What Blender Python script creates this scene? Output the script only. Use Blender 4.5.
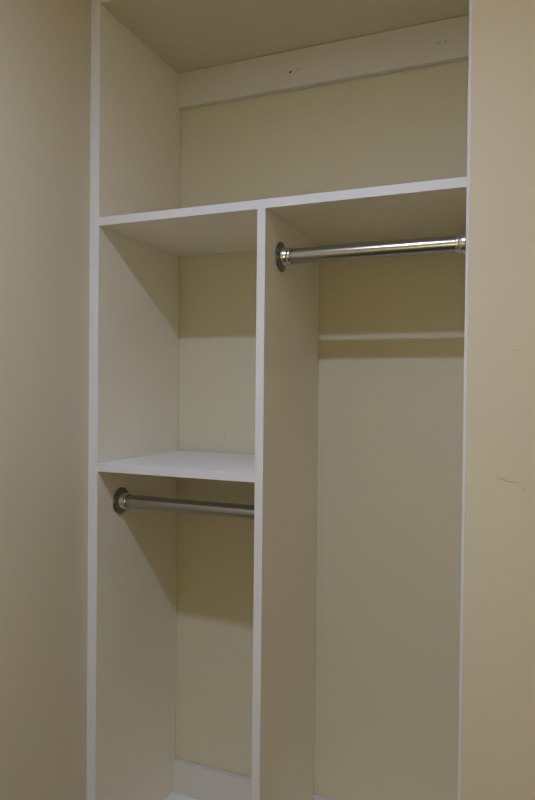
import bpy, bmesh, math
from mathutils import Vector, Matrix

for o in list(bpy.data.objects):
    bpy.data.objects.remove(o, do_unlink=True)
S = bpy.context.scene
COL = S.collection

# ------------------------------------------------------------------ dimensions (metres)
# X runs along the closet front (0 = inner face of its left side), Y into the closet, Z up from the floor.
Z0 = 1.288                    # height of the survey datum above the floor
T = 0.019                     # board thickness
X1 = 0.4034                   # left bay width
XR = 0.826                    # inner face of the right side panel
D = 0.3736                    # closet depth
ZT = Z0 + 0.8701              # underside of the top panel
ZS = Z0 + 0.3546              # underside of the full-width shelf
ZM = Z0 - 0.2221              # underside of the small shelf
ZB = Z0 - 1.1890              # top of the bottom panel
RAIL = 0.095
XL = -0.027                   # face of the left wall
LAMP_Z = Z0 + 1.003           # centre of the lamp bulbs
BULB_H = 0.041                # bulb centre above the lip of its can
CEIL = LAMP_Z + 0.06
ROOM_X, ROOM_Y = 1.75, -2.60
LAMP = Vector((0.50, -0.985, LAMP_Z))
FILL_LAMP = Vector((0.60, -2.15, 0))  # added fill light, stands out of view
SHADE_Z = Z0 - 0.20
FILL_EMIT = (5.35, 4.60, 2.20)   # glow of the added fill lamp's shade

# ------------------------------------------------------------------ camera
cam_d = bpy.data.cameras.new('camera')
cam = bpy.data.objects.new('camera', cam_d)
COL.objects.link(cam)
F_PX, YAW, PITCH, ROLL = 646.0, 0.3900, -0.0152, 0.0102
cam_d.sensor_fit = 'VERTICAL'
cam_d.sensor_height = 36.0
cam_d.sensor_width = 36.0 * 535 / 800
cam_d.lens = F_PX / 800 * 36.0
cam_d.clip_start = 0.02
fwd = Vector((-math.sin(YAW) * math.cos(PITCH), math.cos(YAW) * math.cos(PITCH), math.sin(PITCH)))
rgt = Vector((math.cos(YAW), math.sin(YAW), 0))
upv = rgt.cross(fwd)
r2 = rgt * math.cos(ROLL) + upv * math.sin(ROLL)
u2 = -rgt * math.sin(ROLL) + upv * math.cos(ROLL)
M = Matrix((r2, u2, -fwd)).transposed().to_4x4()
M.translation = (0.9461, -1.2528, Z0 - 0.0265)
cam.matrix_world = M
S.camera = cam

# ------------------------------------------------------------------ world, exposure
w = bpy.data.worlds.new('world'); S.world = w
w.use_nodes = True
w.node_tree.nodes['Background'].inputs[0].default_value = (0.75, 0.8, 0.9, 1)
w.node_tree.nodes['Background'].inputs[1].default_value = 0.02
vs = S.view_settings
vs.view_transform = 'Standard'; vs.look = 'None'; vs.gamma = 1.0; vs.use_curve_mapping = False
vs.exposure = 0.0

# ------------------------------------------------------------------ the ceiling downlight's light
def downlight_light(name, loc, size, energy, color):
    ld = bpy.data.lights.new(name, 'POINT')
    ld.shadow_soft_size = size / 2
    ld.energy = energy; ld.color = color
    lo = bpy.data.objects.new(name, ld)
    lo.location = loc
    COL.objects.link(lo)
downlight_light('closet_downlight_glow', LAMP, 0.08, 65.0, (0.60, 0.712, 1.0))

# ------------------------------------------------------------------ materials
def mat(name, col, rough=0.5, metal=0.0, var=0.0, scale=6.0, bump=0.0, bscale=150.0, spec=0.4, emit=None):
    m = bpy.data.materials.new(name); m.use_nodes = True
    nt = m.node_tree; b = nt.nodes['Principled BSDF']
    b.inputs['Roughness'].default_value = rough
    b.inputs['Metallic'].default_value = metal
    b.inputs['Specular IOR Level'].default_value = spec
    tc = nt.nodes.new('ShaderNodeTexCoord')
    n = nt.nodes.new('ShaderNodeTexNoise'); n.inputs['Scale'].default_value = scale
    n.inputs['Detail'].default_value = 4
    nt.links.new(tc.outputs['Object'], n.inputs['Vector'])
    mx = nt.nodes.new('ShaderNodeMix'); mx.data_type = 'RGBA'
    mx.inputs['A'].default_value = tuple(c * (1 - var) for c in col) + (1,)
    mx.inputs['B'].default_value = tuple(min(1, c * (1 + var)) for c in col) + (1,)
    nt.links.new(n.outputs['Fac'], mx.inputs['Factor'])
    nt.links.new(mx.outputs['Result'], b.inputs['Base Color'])
    if bump:
        n2 = nt.nodes.new('ShaderNodeTexNoise'); n2.inputs['Scale'].default_value = bscale
        n2.inputs['Detail'].default_value = 3
        nt.links.new(tc.outputs['Object'], n2.inputs['Vector'])
        bp = nt.nodes.new('ShaderNodeBump'); bp.inputs['Strength'].default_value = bump
        bp.inputs['Distance'].default_value = 0.001
        nt.links.new(n2.outputs['Fac'], bp.inputs['Height'])
        nt.links.new(bp.outputs['Normal'], b.inputs['Normal'])
    if emit:
        b.inputs['Emission Color'].default_value = (*emit[0], 1)
        b.inputs['Emission Strength'].default_value = emit[1]
    return m

M_WALL = mat('cream_wall_paint', (0.75, 0.675, 0.515), 0.55, var=0.02, bump=0.25, bscale=220, spec=0.3)
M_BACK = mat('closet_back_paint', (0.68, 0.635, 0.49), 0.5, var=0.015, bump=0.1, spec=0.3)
M_CEIL = mat('white_ceiling_paint', (0.85, 0.81, 0.72), 0.8, var=0.02, bump=0.3, bscale=120)
M_FLOOR = mat('dark_floor', (0.04, 0.03, 0.02), 0.4, var=0.08, scale=9)
M_PANEL = mat('off_white_melamine', (0.92, 0.86, 0.73), 0.45, var=0.012, bump=0.05, bscale=300)
M_WHITE = mat('white_melamine', (0.88, 0.87, 0.84), 0.4, var=0.01)
M_RAIL = mat('white_rail_paint', (0.70, 0.68, 0.65), 0.5, var=0.01)
M_EDGE = mat('white_edge_banding', (0.80, 0.80, 0.84), 0.4, var=0.01)
M_CHROME = mat('satin_chrome', (0.43, 0.425, 0.42), 0.24, metal=1.0, var=0.02, scale=30)
M_FLANGE = mat('dark_chrome', (0.30, 0.295, 0.29), 0.16, metal=1.0, var=0.02, scale=30)
M_COLLAR = mat('bright_chrome', (0.66, 0.66, 0.66), 0.22, metal=1.0, var=0.02, scale=30)
M_HOLE = mat('screw_hole_dark', (0.09, 0.075, 0.06), 0.8)
M_FILL = mat('filler_spot', (0.56, 0.53, 0.47), 0.8, var=0.08, scale=200)
M_SCUFF = mat('wall_scuff', (0.54, 0.46, 0.34), 0.8, var=0.1, scale=200)
M_SCUFF_PALE = mat('wall_scuff_pale', (0.80, 0.68, 0.50), 0.8, var=0.05, scale=200)
M_BAFFLE = mat('lamp_baffle_dark', (0.06, 0.06, 0.06), 0.6)
M_TRIM = mat('lamp_trim_white', (0.8, 0.8, 0.8), 0.4)

# ------------------------------------------------------------------ helpers
def link(name, bm, m, parent=None, smooth=False):
    me = bpy.data.meshes.new(name)
    bmesh.ops.recalc_face_normals(bm, faces=bm.faces)
    bm.to_mesh(me); bm.free()
    me.materials.append(m)
    if smooth:
        for p in me.polygons: p.use_smooth = True
        me.set_sharp_from_angle(angle=math.radians(35))
    o = bpy.data.objects.new(name, me)
    COL.objects.link(o)
    if parent: 
        o.parent = parent
        o.matrix_parent_inverse = Matrix.Translation(-parent.location)
    return o

def box(name, x, y, z, m, parent=None, bevel=0.0):
    bm = bmesh.new()
    bmesh.ops.create_cube(bm, size=1)
    for v in bm.verts:
        v.co = Vector(((x[0] + x[1]) / 2 + v.co.x * (x[1] - x[0]),
                       (y[0] + y[1]) / 2 + v.co.y * (y[1] - y[0]),
                       (z[0] + z[1]) / 2 + v.co.z * (z[1] - z[0])))
    if bevel:
        bmesh.ops.bevel(bm, geom=bm.edges[:], offset=bevel, segments=2, affect='EDGES', profile=0.6)
    return link(name, bm, m, parent)

def struct(o, label=None, cat=None):
    o['kind'] = 'structure'
    if label: o['label'] = label
    if cat: o['category'] = cat
    return o

def empty(name, loc, label, cat, group=None):
    o = bpy.data.objects.new(name, None); COL.objects.link(o)
    o.location = loc; o.empty_display_size = 0.1
    o['label'] = label; o['category'] = cat
    if group: o['group'] = group
    return o

def lathe_x(name, prof, y, z, m, parent, seg=40, flip=1, x0=0.0):
    """Surface of revolution about an X axis at (y, z); prof = [(x, r), ...]."""
    bm = bmesh.new(); rings = []
    for px, r in prof:
        xx = x0 + flip * px
        if r < 1e-6:
            rings.append([bm.verts.new((xx, y, z))])
        else:
            rings.append([bm.verts.new((xx, y + r * math.cos(2 * math.pi * k / seg), z + r * math.sin(2 * math.pi * k / seg))) for k in range(seg)])
    for a, b in zip(rings, rings[1:]):
        for k in range(seg):
            k2 = (k + 1) % seg
            if len(a) == 1 and len(b) == 1: continue
            if len(a) == 1: bm.faces.new((a[0], b[k], b[k2]))
            elif len(b) == 1: bm.faces.new((a[k], b[0], a[k2]))
            else: bm.faces.new((a[k], b[k], b[k2], a[k2]))
    return link(name, bm, m, parent, smooth=True)

# ------------------------------------------------------------------ the room
struct(box('floor', (XL - 0.1, ROOM_X + 0.1), (ROOM_Y - 0.1, D + 0.1), (-0.05, 0), M_FLOOR), 'dark brown floor of the room', 'floor')
struct(box('ceiling', (XL - 0.1, ROOM_X + 0.1), (ROOM_Y - 0.1, D + 0.1), (CEIL, CEIL + 0.05), M_CEIL), 'white painted ceiling above the closet', 'ceiling')
struct(box('wall_left', (XL - 0.1, XL), (ROOM_Y, D), (0, CEIL), M_WALL), 'cream painted wall running up to the closet left side', 'wall')
struct(box('wall_back', (XL - 0.1, ROOM_X + 0.1), (D, D + 0.1), (0, CEIL), M_BACK), 'pale painted wall closing the back of the closet', 'wall')
wr = struct(box('wall_right', (0.8325, ROOM_X), (-0.013, -0.0005), (0, CEIL), M_WALL, bevel=0.002), 'cream painted wall facing the room right of the closet', 'wall')
struct(box('wall_header', (XL, 0.8325), (-0.013, -0.0005), (ZT + T + 0.001, CEIL), M_WALL), 'cream wall strip above the closet top panel', 'wall')
struct(box('wall_far_right', (ROOM_X, ROOM_X + 0.1), (ROOM_Y, D), (0, CEIL), M_WALL), 'cream side wall of the room', 'wall')
struct(box('wall_rear', (XL - 0.1, ROOM_X + 0.1), (ROOM_Y - 0.1, ROOM_Y), (0, CEIL), M_WALL), 'cream wall opposite the closet', 'wall')

# ------------------------------------------------------------------ the built-in closet unit
EB = 0.001                    # thickness of the edge banding
BV = 0.0006
unit = empty('closet_shelving_unit', (XR / 2, D / 2, 0),
             'off-white built-in closet shelving unit with two bays and white front edges', 'shelving unit')
G = 0.0002                    # hairline joint between boards
GB = 0.0016                   # open joint where the boards stop short of the back wall
def board(name, x, z, m, y=(0.0, D), edge=True):
    y0 = y[0] + (EB if edge else 0)
    o = box(name, x, (y0, y[1] - GB), z, m, unit, 0.0 if edge else BV)
    if edge:
        e = box('edge_band', x, (y[0], y0), z, M_EDGE, None, 0.0003)
        e.parent = o
    return o

board('side_panel', (-T, -G), (0, ZT - G), M_PANEL)
board('side_panel', (XR + G, XR + T), (0, ZT - G), M_PANEL)
board('scribe_strip', (XL + 0.0005, -T - G), (0, ZT - G), M_EDGE, y=(0.0, 0.02), edge=False)
board('divider_panel', (X1 + G, X1 + T - G), (ZB, ZS - G), M_PANEL)
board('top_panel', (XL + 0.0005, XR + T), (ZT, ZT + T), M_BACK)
board('upper_shelf', (0, XR), (ZS, ZS + T), M_PANEL)
board('lower_shelf', (0, X1), (ZM, ZM + T), M_WHITE)
board('bottom_panel', (0, XR), (ZB - T, ZB - G), M_WHITE)
box('toe_kick', (0, XR), (0.05, 0.05 + T), (0, ZB - T - G), M_WHITE, unit, BV)
top_rail = box('mounting_rail', (G, XR - G), (D - T, D - GB), (ZT - 0.098, ZT - 0.0012), M_RAIL, unit, BV)
box('mounting_rail', (G, X1 - G), (D - T, D - GB), (ZB, ZB + 0.090), M_RAIL, unit, BV)
box('mounting_rail', (X1 + T + G, XR - G), (D - T, D - GB), (ZB, ZB + 0.090), M_RAIL, unit, BV)

def spot(name, x, y, z, r, m, parent, squash=1.0, seg=14, depth=0.0006, normal=-1):
    """A slightly irregular low disc lying on a surface that faces -Y."""
    bm = bmesh.new()
    ring = []; ring2 = []
    for k in range(seg):
        a = 2 * math.pi * k / seg
        rr = r * (1 + 0.12 * math.sin(3 * a + x * 90) + 0.08 * math.sin(5 * a))
        ring.append(bm.verts.new((x + rr * math.cos(a), y, z + rr * squash * math.sin(a))))
        ring2.append(bm.verts.new((x + 0.7 * rr * math.cos(a), y - depth, z + 0.7 * rr * squash * math.sin(a))))
    for k in range(seg):
        bm.faces.new((ring[k], ring[(k + 1) % seg], ring2[(k + 1) % seg], ring2[k]))
    bm.faces.new(ring2); bm.faces.new(ring[::-1])
    o = link(name, bm, m)
    o.parent = parent
    if parent.parent: o.matrix_parent_inverse = parent.matrix_parent_inverse.copy().inverted() @ parent.matrix_parent_inverse
    return o

YR = D - T
spot('screw_hole', 0.341, YR, Z0 + 0.813, 0.0034, M_HOLE, top_rail)
spot('filler_spot', 0.362, YR, Z0 + 0.817, 0.0050, M_FILL, top_rail, 0.7)
spot('screw_hole', 0.738, YR, Z0 + 0.816, 0.0034, M_FILL, top_rail)
spot('filler_spot', 0.722, YR, Z0 + 0.815, 0.0050, M_FILL, top_rail, 0.8)

# ------------------------------------------------------------------ clothes rods
def rod(label, xa, xb, y, z):
    r = empty('closet_rod', ((xa + xb) / 2, y, z), label, 'clothes rod', 'chrome clothes rods in the closet')
    RT = 0.0163
    tube = lathe_x('tube', [(0.010, 0.0), (0.010, RT), (xb - xa - 0.010, RT), (xb - xa - 0.010, 0.0)], y, z, M_CHROME, r, x0=xa)
    prof = [(0.0003, 0.0), (0.0003, 0.0325), (0.0018, 0.0335), (0.0035, 0.0325), (0.0050, 0.0275), (0.0062, 0.0245),
            (0.0080, 0.0215), (0.0080, 0.0166)]
    collar = [(0.0078, 0.0166), (0.0078, 0.0205), (0.0160, 0.0198), (0.0185, 0.0190), (0.0190, 0.0182), (0.0215, 0.0188), (0.0250, 0.0186), (0.0262, 0.0178), (0.0262, 0.0164)]
    for x0, s in ((xa, 1), (xb, -1)):
        fl = lathe_x('flange', prof, y, z, M_FLANGE, r, flip=s, x0=x0)
        lathe_x('collar', collar, y, z, M_COLLAR, r, flip=s, x0=x0)
        for k in range(3):
            a = math.radians(160 + 120 * k)
            cy, cz = y + 0.0285 * math.cos(a), z + 0.0285 * math.sin(a)
            sc = lathe_x('screw', [(0.0040, 0.0034), (0.0056, 0.0032), (0.0066, 0.0020), (0.0069, 0.0)], cy, cz, M_CHROME, None, seg=12, flip=s, x0=x0)
            sc.parent = fl
    return r

rod('long chrome clothes rod high in the right bay under the full-width shelf', X1 + T, XR, 0.089, Z0 + 0.2695)
rod('short chrome clothes rod in the left bay under the small shelf', 0.0, X1, 0.093, Z0 - 0.305)

# ------------------------------------------------------------------ marks on the right wall
def scratch(pts, wdt, m):
    """A thin raised tear in the paint following a polyline (x, z) on the wall face."""
    bm = bmesh.new(); yv = -0.013
    prev = None
    n = len(pts)
    for i, (x, z) in enumerate(pts):
        ww = wdt * (0.25 if i in (0, n - 1) else 1)
        q = [bm.verts.new((x, yv, z - ww)), bm.verts.new((x, yv - 0.0006, z)), bm.verts.new((x, yv, z + ww))]
        if prev:
            for a in (0, 1): bm.faces.new((prev[a], q[a], q[a + 1], prev[a + 1]))
            bm.faces.new((prev[2], q[2], q[0], prev[0]))
        prev = q
    o = link('scratch', bm, m); o.parent = wr
    return o
for pts, wd, m in (
        ([(0.9100, 0.0572), (0.9165, 0.0571), (0.9228, 0.0570)], 0.0008, M_SCUFF_PALE),
        ([(0.9098, 0.0491), (0.9165, 0.0493), (0.9232, 0.0489)], 0.0010, M_SCUFF),
        ([(0.8870, -0.1812), (0.8981, -0.1833), (0.9060, -0.1862), (0.9134, -0.1871), (0.9268, -0.1881)], 0.0011, M_SCUFF),
        ([(0.8980, -0.1885), (0.9040, -0.1905), (0.9110, -0.1902)], 0.0009, M_SCUFF_PALE),
        ([(0.9310, -0.1950), (0.9336, -0.1984), (0.9345, -0.2025)], 0.0022, M_SCUFF)):
    scratch([(x, Z0 + z) for x, z in pts], wd, m)
wb = bpy.data.objects['wall_back']
spot('scuff', 0.150, D, Z0 - 0.162, 0.0016, M_FILL, wb, squash=6.0)

# ------------------------------------------------------------------ the ceiling downlight itself (above the frame)
def downlight(L, label):
    dl = empty('recessed_downlight', (L.x, L.y, CEIL), label, 'ceiling light')
    def ring(name, prof, m, cap=False):
        bm = bmesh.new(); rs = []
        for r, z in prof:
            rs.append([bm.verts.new((L.x + r * math.cos(2 * math.pi * k / 40), L.y + r * math.sin(2 * math.pi * k / 40), z)) for k in range(40)])
        for a, b in zip(rs, rs[1:]):
            for k in range(40): bm.faces.new((a[k], a[(k + 1) % 40], b[(k + 1) % 40], b[k]))
        if cap: bm.faces.new(rs[-1])
        return link(name, bm, m, dl, smooth=True)
    lip = LAMP_Z - BULB_H
    ring('trim', [(0.078, CEIL - 0.0002), (0.078, CEIL - 0.010), (0.054, lip), (0.052, lip)], M_TRIM)
    ring('baffle', [(0.052, lip), (0.050, lip), (0.050, CEIL - 0.004), (0.020, CEIL - 0.003)], M_BAFFLE, cap=True)
    # the bulb is a socket neck with a frosted globe; the globe itself is the point lamp's sphere
    ring('socket', [(0.020, CEIL - 0.004), (0.020, LAMP_Z + 0.0405), (0.010, LAMP_Z + 0.0405)], M_TRIM, cap=True)
downlight(LAMP, 'small white round downlight in the ceiling in front of the closet')

# ------------------------------------------------------------------ unseen lamp added behind the camera as warm soft fill
def lathe_z(name, prof, cx, cy, m, parent, seg=40):
    bm = bmesh.new(); rs = []
    for r, z in prof:
        if r < 1e-6: rs.append([bm.verts.new((cx, cy, z))])
        else: rs.append([bm.verts.new((cx + r * math.cos(2 * math.pi * k / seg), cy + r * math.sin(2 * math.pi * k / seg), z)) for k in range(seg)])
    for a, b in zip(rs, rs[1:]):
        for k in range(seg):
            k2 = (k + 1) % seg
            if len(a) == 1: bm.faces.new((a[0], b[k], b[k2]))
            elif len(b) == 1: bm.faces.new((a[k], b[0], a[k2]))
            else: bm.faces.new((a[k], b[k], b[k2], a[k2]))
    return link(name, bm, m, parent, smooth=True)
M_FILL_LAMP = mat('fill_lamp_glow', (0.8, 0.7, 0.5), 0.9, emit=(FILL_EMIT, 1.0))  # emission added to lift the closet's shaded parts
fl = empty('added_fill_lamp', FILL_LAMP, 'added unseen fill lamp with a glowing cream drum shade', 'floor lamp')
fx, fy = FILL_LAMP.x, FILL_LAMP.y
lathe_z('fill_lamp_base', [(0, 0), (0.14, 0), (0.14, 0.012), (0.125, 0.020), (0.02, 0.026), (0, 0.026)], fx, fy, M_BAFFLE, fl)
lathe_z('fill_lamp_pole', [(0, 0.026), (0.011, 0.026), (0.011, SHADE_Z - 0.02), (0.018, SHADE_Z - 0.02), (0.018, SHADE_Z + 0.03), (0, SHADE_Z + 0.03)], fx, fy, M_BAFFLE, fl, seg=20)
lathe_z('fill_lamp_shade', [(0.205, SHADE_Z - 0.15), (0.17, SHADE_Z + 0.15), (0.167, SHADE_Z + 0.15), (0.202, SHADE_Z - 0.15), (0.205, SHADE_Z - 0.15)], fx, fy, M_FILL_LAMP, fl)
